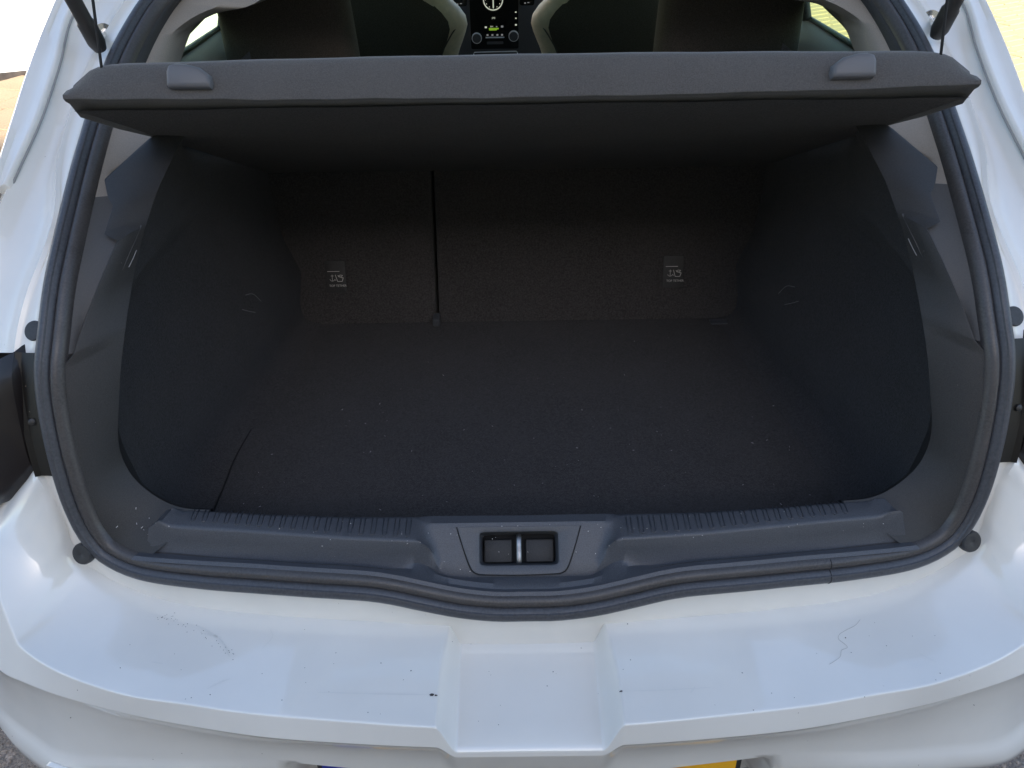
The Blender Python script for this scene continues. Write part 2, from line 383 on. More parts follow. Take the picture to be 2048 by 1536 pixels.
tube('seal_joint', jp, .0004, 'groove', seal, 5)
# painted flange round the opening
fl = loft('opening_flange', [ring(.010, .002), ring(-.001, .0035), ring(-.0045, .0030), ring(-.0075, -.0005), ring(lambda h: -h['w']*.6, -.003), ring(lambda h: -h['w']*.93, -.0035), ring(lambda h: -h['w'], -.002)], 'paint_in', car, closed_u=True, smooth=50)

i_lo = next(i for i, h in enumerate(half) if h['p'].z > .952 and h['p'].x > .4)
i_st = next(i for i, h in enumerate(half) if h['p'].z > 1.092 and h['p'].x > .4)
for s in SIDES:
    hs = half[i_lo:]
    def gl(h, k):   # gutter columns
        w_, w2 = h['w'], h['w2']
        return [off(h, -w_, -.002, s), off(h, -w_-.004, .001, s), off(h, -lerp(w_, w2, .18), -.006, s), off(h, -lerp(w_, w2, .45), -.011, s), off(h, -lerp(w_, w2, .78), -.006, s),
                off(h, -lerp(w_, w2, .93), .006, s), off(h, -w2, .010, s)][k]
    rows = [[gl(h, k) for h in hs] for k in range(7)]
    # wrap round to the outside of the car
    def wrap(h, dx, dy, dz): p = off(h, -h['w3'], .004, s); return Vector((p.x+s*dx*min(1, abs(p.x)/.5), p.y+dy, p.z+dz))
    rows += [[off(h, -h['w3'], .002, s) for h in hs], [wrap(h, .012, .03, -.004) for h in hs], [wrap(h, .025, .16, -.004) for h in hs], [wrap(h, .045, .42, .0) for h in hs]]
    gut = loft('quarter_panel', rows, 'paint', car, smooth=45)
    hp = half[i_st:]
    def pl(h, u, v): return off(h, -u, v, s)
    rows = [[pl(h, h['w2']-.003, .004) for h in hp], [pl(h, h['w2']-.002, .0135) for h in hp], [pl(h, h['w2'], .0160) for h in hp], [pl(h, h['w2']+.003, .0165) for h in hp],
            [pl(h, lerp(h['w2'], h['w3'], .35), .0150) for h in hp], [pl(h, lerp(h['w2'], h['w3'], .72), .0155) for h in hp], [pl(h, lerp(h['w2'], h['w3'], .9), .021) for h in hp],
            [pl(h, h['w3']-.001, .0215) for h in hp], [pl(h, h['w3']+.004, .018) for h in hp], [pl(h, h['w3']+.006, .006) for h in hp]]
    # close the lower end of the raised flange
    end = [[Vector(r[0])-half[i_st]['b']*0+Vector((0, -.0, -.004)) for r in rows], [Vector((r[0].x, r[0].y+.006, r[0].z-.016)) for r in rows]]
    V, F = grid_data(rows); V2, F2 = grid_data([[r[0] for r in rows], end[0], end[1]], off=len(V))
    mesh('body_side_flange', V+V2, F+F2, 'paint', gut, smooth=45)
    h0 = half[i_st]; sm = [tuple(pl(h0, lerp(h0['w3']-.004, h0['w2'], k/4), .0085)+Vector((0, .002, -.006))) for k in range(5)]+[tuple(pl(h, h['w2']-.0035, .0085)) for h in hp[1::2]]
    tube('panel_seam', sm, .0016, 'seam', gut, 6)  # seam between flange and gutter, its thin shadow put into the grey

# ------------------------------------------------------------------ tail lamps
for s in SIDES:
    tl = empty('tail_lamp', (s*.66, .3, .88), car); inv = Matrix.Translation((-s*.66, -.3, -.88))
    rows = []
    for k in range(15):
        t = k/14
        cols = []
        for (x, y_off, zt, zb) in [(.604, .012, .958, .818), (.611, .000, .958, .816), (.616, -.010, .956, .812), (.632, -.016, .950, .800), (.665, -.016, .938, .765), (.72, -.004, .925, .735), (.80, .05, .915, .72), (.855, .16, .91, .71), (.875, .34, .905, .71)]:
            z = lerp(zb, zt, t); edge = .012*(abs(2*t-1)**6)
            cols.append(inv @ Vector((s*x, prof(.86)+(prof(z)-prof(.86))*.8+KX*min(x, .66)**2+y_off+edge, z)))
        rows.append(cols)
    loft('lens', rows, 'lamp', tl, smooth=40)
    hb = [h for h in half if .818 < h['p'].z < .957 and h['p'].x > .5]
    rows = [[inv @ off(h, -.001, .0045, s) for h in hb], [inv @ off(h, -.012, .0035, s) for h in hb], [inv @ off(h, -.024, .003, s) for h in hb], [inv @ off(h, -.030, .007, s) for h in hb], [inv @ off(h, -.032, -.004, s) for h in hb]]
    br = loft('lamp_bracket', rows, 'lamp_in', tl, smooth=35)
    h = hb[5]; lathe('screw', [(.0045, 0), (.0045, .002), (.003, .003)], 'strut', tl, h['n']*1, tuple(inv @ off(h, -.016, .004, s)), 12)

# ------------------------------------------------------------------ rear bumper
ST = [  # station: C1 ledge back, E ledge front, B1 below edge, B2 lower crease, B3 outer flare
    ((0, .117, .662), (0, -.017, .655), (0, -.032, .640), (0, -.004, .516), (0, .006, .43)),
    ((.10, .119, .662), (.104, -.014, .655), (.10, -.029, .640), (.10, -.002, .520), (.10, .008, .43)),
    ((.20, .126, .662), (.202, -.006, .655), (.20, -.023, .640), (.20, .004, .529), (.21, .012, .43)),
    ((.328, .140, .656), (.319, .006, .655), (.30, -.014, .640), (.32, .013, .534), (.34, .018, .43)),
    ((.413, .153, .651), (.393, .018, .655), (.391, .001, .640), (.42, .020, .521), (.46, .022, .44)),
    ((.471, .166, .652), (.47, .031, .655), (.469, .017, .640), (.52, .030, .512), (.57, .038, .44)),
    ((.528, .181, .663), (.556, .060, .655), (.551, .039, .640), (.60, .042, .50), (.64, .050, .44)),
    ((.573, .198, .685), (.616, .091, .660), (.605, .058, .640), (.650, .066, .50), (.70, .082, .44)),
    ((.588, .209, .719), (.634, .110, .674), (.645, .076, .640), (.70, .095, .50), (.74, .115, .44)),
    ((.589, .214, .745), (.656, .143, .702), (.69, .112, .652), (.76, .140, .50), (.79, .17, .44)),
    ((.595, .226, .793), (.686, .190, .728), (.75, .17, .675), (.82, .22, .50), (.84, .25, .44)),
    ((.611, .241, .822), (.697, .243, .735), (.80, .25, .71), (.86, .33, .50), (.87, .36, .44)),
    ((.66, .32, .80), (.76, .36, .735), (.85, .45, .72), (.88, .52, .50), (.885, .55, .44))]
flat = [tuple(c for p in st for c in p) for st in ST]
params = sorted(set([round(i*12/110, 4) for i in range(111)]+[round(.70+i*.40/34, 4) for i in range(35)]))
EYE = Vector((0, -.475, 1.47)); cols = []
for p in params:
    q = cat(flat, p); P = [Vector(q[k:k+3]) for k in range(0, 15, 3)]
    C1, Ed, B1, B2, B3 = P
    B1 = EYE+(B1-EYE)*1.020
    pts = []
    x0 = abs(C1.x)
    sag = .010*sstep(4.5, 7.5, p)*(1-sstep(9.5, 11, p))
    for t in (0, .06, .16, .3, .45, .6, .75, .88, .965, .985):
        v = C1.lerp(Ed, t)+(Vector((0, .012, -.003)) if t == 0 else Vector()); v.z -= sag*math.sin(math.pi*t); pts.append((v, t))
    d = (Ed-C1).normalized()
    rd = .0035
    pts.append((Ed+d*-.0006+Vector((0, 0, -.0002)), 1.0)); pts.append((Ed.lerp(B1, .035), 1.035))
    for t in (.09, .3, .6, .9): pts.append((Ed.lerp(B1, t), 1+t))
    pts.append((Ed.lerp(B1, .965), 1.965)); pts.append((B1, 2.0)); v = B1.lerp(B2, .025)+Vector((0, .0010, 0)); pts.append((v, 2.025))
    for t in (.2, .45, .7, .92): v = B1.lerp(B2, t)+Vector((0, .006*math.sin(math.pi*t), 0)); pts.append((v, 2+t))
    pts.append((B2, 3.0))
    for t in (.1, .4, .8, 1): v = B2.lerp(B3, t)+Vector((0, -.012*math.sin(math.pi*t)*sstep(2, 5, p), 0)); pts.append((v, 3+t))
    pk = (1-sstep(.280, .296, abs(B2.x)))*.05
    pts = [(v+Vector((0, pk*sstep(3.0, 3.12, t), 0)), t) for v, t in pts]
    pts.append((B3+Vector((0, .05, -.03)), 4.5)); pts.append((B3+Vector((0, .10, -.20)), 5))
    # handle recess in the middle of the ledge
    out = []
    for v, t in pts:
        tt = min(1, t); x_out = lerp(.097, .107, sstep(0, .5, tt)); fq = 1-sstep(.0825, x_out, abs(v.x))
        if t <= 1: zt = lerp(.631, .608, t); v = Vector((v.x, lerp(v.y, min(v.y, -.018), fq*sstep(.7, 1, t)), lerp(v.z, zt, fq)))
        elif t <= 2.0: k = (t-1); v = Vector((v.x, lerp(v.y, -.0186-.001*k, fq), lerp(v.z, .607-.006*k, fq)))
        elif t < 3: v = Vector((v.x, lerp(v.y, -.0195+.016*(t-2), fq), lerp(v.z, lerp(.600, .517, t-2), fq)))
        out.append(v)
    cols.append(out)
rows = [[Vector((-c[k].x, c[k].y, c[k].z)) for c in cols[::-1][:-1]]+[c[k] for c in cols] for k in range(len(cols[0]))]
bumper = loft('rear_bumper', rows, 'paint', car, smooth=60)
# number plate under the overhang
pl_ = empty('number_plate', (0, .024, .486), car)
npt = R(-6)
fr = (Vector((0, 0, 0)), Vector((1, 0, 0)), Vector((0, -math.sin(npt), math.cos(npt))), Vector((0, -1, 0)))
def rect(x0, x1, z0, z1, r=.004, n=4):
    o = []
    for cx, cz, a0 in ((x1-r, z1-r, 0), (x0+r, z1-r, 90), (x0+r, z0+r, 180), (x1-r, z0+r, 270)):
        for k in range(n+1): a = R(a0+90*k/n); o.append((cx+r*math.cos(a), cz+r*math.sin(a)))
    return o
prism('plate_holder', rect(-.268, .268, -.062, .062), (Vector((0, 0, 0)),)+fr[1:], .006, 'frame', pl_, .001)
prism('yellow_field', rect(-.213, .261, -.055, .055), (Vector((0, -.0065, 0)),)+fr[1:], .0015, 'plate_y', pl_)
prism('blue_band', rect(-.261, -.2135, -.055, .055), (Vector((0, -.0065, 0)),)+fr[1:], .0015, 'plate_b', pl_)
# small cover for the towing eye, low on the left
tc_ = prism('towing_eye_cover', rect(-.03, .03, -.02, .02, .009), (Vector((-.60, .032, .468)), Vector((.94, -.30, 0)).normalized(), Vector((.0, .10, .99)).normalized(), Vector((-.30, -.94, .1)).normalized()), .006, 'paint', bumper, .001)

# rubber buffers and grommets
def button(name, px, s, h_, rad):
    pass
for s in SIDES:
    p = AP(.560, .7175, -.004); ax = Vector((s*.25, -.86, .45))
    b = lathe('rubber_buffer', [(.010, -.012), (.010, .004), (.0135, .005), (.0142, .008), (.0142, .013), (.0128, .0155), (.004, .0162), (.0015, .0150)], 'button', car, ax, (s*p.x, p.y, p.z), 28)
    hq = min((h for h in half if h['p'].x > .5), key=lambda h: abs(h['p'].z-.972))
    gp = off(hq, -.014, -.001, s); gn = Vector((hq['n'].x*s, hq['n'].y, hq['n'].z))
    lathe('grommet', [(.0125, -.004), (.0125, .001), (.0118, .0022), (.008, .0027), (.002, .0022)], 'button', car, gn, tuple(gp), 28)

# ------------------------------------------------------------------ boot sill trim
xs = []
x = -.462
while x <= .4621:
    xs.append(x); x += .004 if abs(x) < .16 else .011
def lip_pt(x):
    """inner edge of the seal lip at this x (bottom run)"""
    best = None
    for h in half[:NH//2]:
        q = off(h, .0345, .002)
        if q.z > .79: break
        if best is None or abs(q.x-abs(x)) < abs(best.x-abs(x)): best = q
    hs = [off(h, .0345, .002) for h in half[:NH//2]]
    for a, b in zip(hs, hs[1:]):
        if a.x <= abs(x) <= b.x: return a.lerp(b, (abs(x)-a.x)/max(1e-6, b.x-a.x))
    return best
NOTX = -.009
def sill_col(x):
    L = lip_pt(x); ax_ = abs(x); xx = abs(x-NOTX)
    fr_y = interp(ax_, [0, .13, .22, .32, .455], [.171, .171, .177, .188, .203]); re_y = interp(ax_, [0, .22, .33, .455], [.208, .210, .217, .229])
    fb = interp(ax_, [0, .22, .32, .48], [.156, .161, .172, .195])
    zl = L.z
    A = [(L.y, zl), (L.y+.004, zl+.003), (L.y+.011, zl+.001), (fb-.004, .722), (fb, .727), (lerp(fb, fr_y, .5), .7405), (fr_y-.003, .753), (fr_y-.001, .7553), (fr_y+.002, .7562), (lerp(fr_y, re_y, .5), .7565), (re_y-.004, .757), (re_y, .756), (re_y+.003, .752), (re_y+.006, .70), (re_y+.008, .615)]
    yb = .149
    B = [(L.y, zl), (L.y+.004, zl+.003), (L.y+.010, zl+.001), (L.y+.016, zl+.0035), (yb-.001, .7125), (yb+.001, .7164), (yb+.013, .7266), (yb+.022, .7344), (yb+.032, .7429), (yb+.042, .7515), (yb+.0455, .7545), (yb+.0485, .7565), (re_y+.003, .7545), (re_y+.006, .70), (re_y+.008, .615)]
    out = []
    for k, (a, b) in enumerate(zip(A, B)):
        tt = interp(k, [0, 4, 9, 12], [.0, .0, 1, 1.0])
        edge = lerp(.098, .122, tt); wq = 1-sstep(edge-.012, edge+.012, xx)
        if k in (1, 2): wq = 1-sstep(.09, .17, xx)
        if k == 3: wq = 1-sstep(.088, .15, xx)
        if k == 4: wq = 1-sstep(.084, .125, xx)
        y = lerp(a[0], b[0], wq); z = lerp(a[1], b[1], wq)
        e = sstep(.440, .452, ax_)*(1-sstep(.458, .4625, ax_))
        if 4 <= k <= 10: z += .009*e*(1 if k < 8 else .6)
        out.append(Vector((x*(1+.075*sstep(.34, .462, ax_)*max(0, 1-k/10)), y, z)))
    return out
colsS = [sill_col(x) for x in xs]
colsS = [[p+(Vector((-.006, .002, -.020)) if k > 4 else Vector()) for k, p in enumerate(colsS[0])]]+colsS+[[p+(Vector((.006, .002, -.020)) if k > 4 else Vector()) for k, p in enumerate(colsS[-1])]]
rows = [[c[k] for c in colsS] for k in range(len(colsS[0]))]
# latch cover frame on the sloped face of the notch
LC = Vector((NOTX, .149+.0235, .7356)); LV = Vector((0, .0455, .039)).normalized(); LU = Vector((1, 0, 0)); LN = Vector((0, -LV.z, LV.y)); LN = LU.cross(LV)
if LN.z < 0: LN = -LN
def in_cover(p):
    d = p-LC; u = d.dot(LU); v = d.dot(LV); return abs(u) < lerp(.052, .066, (v+.028)/.056) and -.023 < v < .024
V, F = grid_data(rows)
F = [q for q in F if not in_cover(sum((V[i] for i in q), Vector())/4)]
sill = mesh('sill_trim', V, F, 'plastic', car, smooth=40)
outer = spline([(-.0772, .0275, 0), (-.070, .004, 0), (-.0605, -.0215, 0), (-.054, -.0285, 0), (-.044, -.0305, 0), (0, -.0315, 0), (.044, -.0305, 0), (.054, -.0285, 0), (.0605, -.0215, 0), (.070, .004, 0), (.0772, .0275, 0)], 60)
outer += [(lerp(.0772, -.0772, k/20), .0275, 0) for k in range(1, 20)]
def ray_rect(p, hw, hh, cy, r=.004):
    """map an outline point to the rounded hole outline by angle"""
    a = math.atan2((p[1]-cy)/hh, p[0]/hw); c, s_ = math.cos(a), math.sin(a); m_ = (abs(c)**14+abs(s_)**14)**(1/14)
    return (hw*c/m_, cy+hh*s_/m_)
LW = lambda u, v, n: LC+LU*u+LV*v+LN*n
HCY = .0005
rws = [[LW(p[0]*1.0, p[1]*1.0, -.004) for p in outer], [LW(p[0]*.996, p[1]*.995, .0016) for p in outer], [LW(p[0]*.988, p[1]*.985, .0021) for p in outer]]
for (hw, hh, n) in [(.0505, .0218, .0021), (.0492, .0205, .0012), (.0488, .0200, -.004), (.0470, .0185, -.020), (.0460, .0175, -.024)]:
    rws.append([LW(*ray_rect(p, hw, hh, HCY), n) for p in outer])
lc = loft('latch_cover', rws, 'cover', sill, closed_u=True, smooth=40)
gap = [[LW(p[0]*1.017, p[1]*1.0-.0012*sstep(.01, -.02, p[1]), .0008) for p in outer[:60]], [LW(p[0]*.993, p[1]*.985, .0006) for p in outer[:60]]]
loft('cover_gap', gap, 'groove', sill)
for s in SIDES:   # the two dark pads at the bottom of the latch opening
    mtx = Matrix(((LU.x, LV.x, LN.x, LC.x), (LU.y, LV.y, LN.y, LC.y), (LU.z, LV.z, LN.z, LC.z), (0, 0, 0, 1)))
    a, b = sorted((s*.0085, s*.044)); box('latch_pad', (a, -.0165, -.030), (b, .012, -.0175), 'pad', sill, .002, mtx=mtx) if 'pad' in M else box('latch_pad', (a, -.0165, -.030), (b, .012, -.0175), 'plastic_dark', sill, .002, mtx=mtx)
box('latch_well', (-.052, -.024, -.040), (.052, .024, -.0305), 'groove', sill, .001, mtx=mtx)
# striker loop
path = [LW(0, -.019, -.030), LW(0, -.0185, -.012), LW(0, -.015, -.007), LW(0, 0, -.006), LW(0, .012, -.007), LW(0, .0155, -.012), LW(0, .016, -.030)]
tube('striker_loop', spline([tuple(p) for p in path], 24), .0036, 'steel', sill, 12)
# anti-slip ribs on the tread
V, F = [], []
path = [(-.0028, .014, 0), (-.0028, -.010, 0), (-.002, -.0128, 0), (0, -.0138, 0), (.002, -.0128, 0), (.0028, -.010, 0), (.0028, .014, 0)]
V, F = tube_data(path, .0008, 5); rib_me = bpy.data.meshes.new('rib'); rib_me.from_pydata([tuple(v) for v in V], [], F); rib_me.materials.append(M['plastic'])
rib_me.polygons.foreach_set('use_smooth', [True]*len(rib_me.polygons))
for s in SIDES:
    for k in range(20):
        x = NOTX+s*(.138+k*.0145); o = bpy.data.objects.new('rib', rib_me); C.objects.link(o); o.parent = sill
        ax_ = abs(x)
        fr_y = interp(ax_, [0, .13, .22, .32, .455], [.171, .171, .177, .188, .203]); re_y = interp(ax_, [0, .22, .33, .455], [.208, .210, .217, .229])
        o.location = (x, fr_y+.018, .7568); o.scale = (1, min(1, (re_y-fr_y-.005)/.028), 1)

# ------------------------------------------------------------------ boot lining
# inner edge of the load opening (right half): x, y, z from the sill up
IE = [(.405, .226, .757), (.440, .229, .758), (.470, .238, .764), (.498, .249, .784), (.512, .259, .808), (.514, .268, .84), (.508, .286, .88), (.500, .308, .925), (.492, .336, .967), (.490, .382, 1.005), (.480, .423, 1.047), (.470, .475, 1.085), (.455, .535, 1.12)]
OE = [(.440, .200, .715), (.480, .196, .722), (.512, .200, .738), (.530, .206, .765), (.538, .216, .80), (.540, .232, .84), (.540, .254, .88), (.539, .278, .925), (.530, .322, .978), (.512, .363, 1.02), (.496, .407, 1.056), (.515, .456, 1.080), (.537, .498, 1.098), (.493, .552, 1.129)]
IE_s = spline(IE, 46)
_l = [off(h, .0335, -.001) for h in half]; _l = [p for p in _l if (p.x > .470 and p.z < .955)]
OEl = [tuple(_l[int(k*(len(_l)-1)/9)]) for k in range(10)]
OE = [(a, b-.010, c) for a, b, c in OE]
# carpet side walls with wheel arch
for s in SIDES:
    rows = []
    for (x, y, z) in [q for q in IE_s if q[2] > .79]:
        k = 1
        arch = .035*math.exp(-((z-.72)/.13)**2)
        up = sstep(.94, 1.0, z); xa = lerp(.535, x+.012, up); y4 = max(.48, y+.10)
        row = [(x, y, z), (x+.006, y+.006, z), (lerp(x, xa, .8), y+.03, z), (xa+.006*(1-up), y+.09, z), (lerp(.54, x+.012, up)-arch*.2, y4, z), (lerp(.53, x+.015, up)-arch*.7, max(.60, y+.12), z), (lerp(x, .51, k)-arch, .72, z), (lerp(x, .50, k)-arch*.9, .85, z), (lerp(x, .50, k)-arch*.8, .98, z), (lerp(x, .50, k)-arch*.8, 1.06, z)]
        rows.append([Vector((s*a, b, c)) for a, b, c in row])
    low = []
    for zz, fil in ((.72, .0), (.66, .0), (.642, .006), (.630, .015), (.6225, .030), (.620, .05)):
        arch = .035*math.exp(-((zz-.72)/.13)**2)
        row = [(.50, .25, zz), (.505, .255, zz), (.515, .27, zz), (.53, .33, zz), (.525-arch*.2, .48, zz), (.515-arch*.7, .60, zz), (.50-arch, .72, zz), (.485-arch*.9, .85, zz), (.47-arch*.8, .98, zz), (.47-arch*.8, 1.06, zz)]
        low.append([Vector((s*(a-(fil if j > 2 else 0)), b, c+.0008)) for j, (a, b, c) in enumerate(row)])
    rows = low[::-1]+rows
    loft('side_carpet', rows, 'carpet', car, smooth=60)
    # moulded plastic frame between carpet and seal
    IEx = IE+[(.440, .575, 1.145)]
    n = 50; kz = [p for p in spline(IE, 200) if p[2] < .957]; I2 = [kz[int(k*(len(kz)-1)/(n-1))] for k in range(n)]; O2 = spline(OEl, n)
    OX = [(.955, .540), (.98, .530), (1.02, .512), (1.056, .496), (1.0565, .517), (1.080, .514), (1.086, .525), (1.098, .537), (1.129, .493), (1.145, .465)]
    z_ = .958
    while z_ < 1.145:
        xo = interp(z_, [a for a, b in OX], [b for a, b in OX]); O2.append((xo, prof(z_)+KX*xo*xo+.001, z_))
        I2.append((interp(z_, [a[2] for a in IEx], [a[0] for a in IEx]), interp(z_, [a[2] for a in IEx], [a[1] for a in IEx]), z_)); z_ += .0035
    n = len(O2); rows = []
    for k in range(n):
        a = Vector(O2[k]); b = Vector(I2[k]); mid = a.lerp(b, .5)+Vector((0, -.003, .002)); kk = sstep(.765, .82, b.z)
        row = [a+Vector((.006, .014, -.003)), a, a.lerp(b, .06)+Vector((0, -.002, 0)), mid, b.lerp(a, .12)+Vector((0, -.002, 0)), b, b+Vector((.004*kk, .006, -.004*(1-kk))), b+Vector((.012*kk, lerp(.012, .03, kk), -.05*(1-kk)))]
        rows.append([Vector((s*v.x, v.y, v.z)) for v in row])
    st = loft('side_trim', rows, 'plastic_dark', car, smooth=50)
    for pth in ([(.476, .402, 1.044), (.480, .394, 1.036), (.484, .386, 1.029)], [(.495, .393, 1.032), (.499, .386, 1.024), (.503, .379, 1.017)]):
        tube('scuff_mark', spline([(s*a, b-.012, c) for a, b, c in pth], 8), .0005, 'scuff', st, 5)
# pillar and headliner trim inside the seal
for s in SIDES:
    OX = [(.955, .540), (.98, .530), (1.02, .512), (1.056, .496), (1.0565, .517), (1.080, .514), (1.086, .525), (1.098, .537), (1.129, .493), (1.145, .465)]
    hs = [h for h in half if h['p'].z > 1.135 and (h['p'].x > .3 or h['p'].z > 1.2)]
    dk = lambda h: .058
    def oy(h, u, v, dy): return off(h, u, v, s)+Vector((0, dy, 0))
    rows = [[oy(h, .030, -.010, 0) for h in hs], [oy(h, .036, -.004, 0) for h in hs], [oy(h, .040, -.005, .006) for h in hs], [oy(h, .045, -.006, .03) for h in hs]]
    loft('inner_rim', rows, 'plastic_dark', car, smooth=60)
    hs2 = [h for h in half if h['p'].z > 1.085 and (h['p'].x > .3 or h['p'].z > 1.2)]
    ext = lambda h: .11*sstep(1.205, 1.272, h['p'].z)*(1-sstep(1.285, 1.350, h['p'].z))
    rows = [[oy(h, u+ext(h)*max(0, (u-.046)/.017), v, dy) for h in hs2] for u, v, dy in ((.034, -.008, .035), (.038, -.004, .030), (.046, -.003, .033), (.056, -.006, .046), (.062, -.008, .070), (.063, -.010, .11), (.058, -.010, .16))]
    pt = loft('pillar_trim', rows, 'beige', car, smooth=60)
    # lower grey pillar face between seal and side trim
    hl = [h for h in half if .945 < h['p'].z < 1.15 and h['p'].x > .45]
    ue = lambda h: .594-interp(h['p'].z, [a for a, b in OX], [b for a, b in OX])
    rows = [[oy(h, .034, -.003, 0) for h in hl], [oy(h, .042, -.006, .004) for h in hl], [oy(h, max(.044, ue(h)*.75), -.010, .010) for h in hl], [oy(h, max(.046, ue(h)), -.012, .016) for h in hl]]
    kb = next(i for i, h in enumerate(hl) if h['p'].z > 1.078)
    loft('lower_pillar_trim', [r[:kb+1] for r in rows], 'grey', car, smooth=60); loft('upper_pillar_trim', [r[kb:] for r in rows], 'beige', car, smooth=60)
    # quarter trim running forward to the rear side window
    ed = [(1.01, .93), (1.05, 1.06), (1.08, 1.100), (1.14, 1.122), (1.22, 1.138), (1.265, 1.155), (1.35, 1.18), (1.5, 1.21)]
    rows = []
    src = [h for h in half if h['p'].z > 1.0 and h['p'].x > .25]
    n = 30
    for k in range(n):
        h = src[int(k/(n-1)*(len(src)-1))]; e = cat(ed, k/(n-1)*(len(ed)-1))
        a = off(h, .059, -.010)+Vector((0, .15, 0)); xo = lerp(.648, .60, sstep(.4, 1, k/(n-1)))
        b = Vector((xo, e[0], e[1]))
        rows.append([Vector((s*v.x, v.y, v.z)) for v in (a, a.lerp(b, .3)+Vector((.015, 0, 0)), a.lerp(b, .6)+Vector((.02, 0, .0)), a.lerp(b, .9)+Vector((.012, 0, 0)), b, b+Vector((.025, .01, -.004)))])
    loft('quarter_trim', rows, 'beige', car, smooth=60)
    hz = lambda z: min(src, key=lambda h: abs(h['p'].z-z))
    seam = [tuple(oy(hz(z), u, v, dy)) for z, u, v, dy in ((1.185, .037, -.003, .030), (1.172, .046, -.002, .033), (1.166, .056, -.005, .046), (1.170, .0622, -.007, .070))]
    tube('trim_seam', spline(seam, 14), .0011, 'print', pt, 6)

# boot floor
fl_ = box('boot_floor', (-.515, .205, .59), (.515, .93, .62), 'carpet', car, .008, 3)
tube('floor_seam', spline([(-.474, .34, .6215), (-.474, .41, .6215), (-.475, .48, .6215), (-.468, .55, .6215)], 12), .0013, 'groove', fl_, 6)
# rear seat backs
def seat_pt(x, z, o=0): return Vector((x, .895+(z-.62)*.40-o, z))
SU = Vector((1, 0, 0)); SV = Vector((0, .40, 1)).normalized(); SN = SU.cross(SV); SN = -SN if SN.y > 0 else SN
for x0, x1 in ((-.56, -.1725), (-.1665, .56)):
    o = (seat_pt(0, .56)-SN*.12, SU, SV, SN)
    sb = prism('rear_seat_back', rect(x0, x1, 0, .43, .012), o, .12, 'seatback', car, .006)
    cx = -.376 if x0 < -.3 else .318
    q = seat_pt(cx, .708)+SN*.0005
    fr = (q, SU, SV, SN)
    prism('tether_flap', rect(-.021, .021, -.030, .036, .003), fr, .0025, 'tag', sb, .0006)
    q2 = q+SN*.0029; f2 = (q2, SU, SV, SN)
    prism('flap_line', rect(-.016, .009, .0135, .0146, .0003, 1), f2, .0002, 'print', sb)
    text('flap_lettering', 'TOP TETHER', .0062, (q2+SV*-.0155+SU*.004, SU, SV, SN), 'print', sb)
    def stroke(pts, name, w_=.0009):
        V = []; F = []
        for (a, b) in zip(pts, pts[1:]):
            d = Vector((b[0]-a[0], b[1]-a[1])); nn = Vector((-d.y, d.x)).normalized()*w_*.5; k = len(V)
            for p_, sg in ((a, 1), (b, 1), (b, -1), (a, -1)): V.append(q2+SU*(p_[0]+nn.x*sg)+SV*(p_[1]+nn.y*sg)+SN*.0002)
            F.append((k, k+1, k+2, k+3))
        mesh(name, V, F, 'print', sb, smooth=0, recalc=False)
    arc = [(-.0025+.0052*math.cos(R(a))-.004, -.0005+.0052*math.sin(R(a))) for a in range(195, 346, 15)]
    stroke(arc, 'anchor_mark'); stroke([(-.0065, .0075), (-.0065, -.0055)], 'anchor_mark'); stroke([(-.0095, .0048), (-.0035, .0048)], 'anchor_mark'); stroke([(-.0012, -.002), (.0008, -.005)], 'anchor_mark')
    stroke([(.000, .007), (.004, -.0065), (.0135, -.0065), (.016, .001), (.0125, .001)], 'child_seat_mark', .0012); stroke([(.005, .006), (.0075, .0025), (.0125, .003), (.015, .006), (.0095, .0065), (.006, .0045), (.013, .001)], 'child_seat_mark', .001)
box('seat_hinge', (-.178, .872, .622), (-.163, .90, .640), 'plastic', car, .003)
box('floor_bracket', (.395, .868, .6205), (.43, .885, .6245), 'plastic', car, .001)
for s in SIDES:
    for pth in ([(.478, .697, .804), (.476, .728, .788), (.473, .749, .761)], [(.479, .670, .791), (.477, .695, .772), (.475, .715, .758)]):
        tube('strap_edge', spline([(s*a, b, c) for a, b, c in pth], 10), .0006, 'scuff', car, 5)

# ------------------------------------------------------------------ cabin beyond the shelf
CX = -.045
def rear_head(x0, x1, lean):
    rows = []
    for k in range(13):
        z = lerp(.80, 1.34, k/12); e = sstep(0, .25, (1.34-z)/.54*1.0) if k > 9 else 1
        ww = (x1-x0)/2*(1-.10*((z-.8)/.54)**2); cx = (x0+x1)/2+lean*(z-1.06); dd = .065*max(.25, e)
        row = []
        for a in range(28):
            t = 2*math.pi*a/28; c, s_ = math.cos(t), math.sin(t); sg = lambda v, p: math.copysign(abs(v)**p, v)
            row.append(Vector((cx+ww*sg(c, .45), 1.30+(z-1.06)*.12+dd*sg(s_, .6), z)))
        rows.append(row)
    return rows
loft('rear_head_restraint', rear_head(-.625, -.338, -.05), 'seatcloth', car, closed_u=True, smooth=60)
loft('rear_head_restraint', rear_head(.300, .612, .02), 'seatcloth', car, closed_u=True, smooth=60)
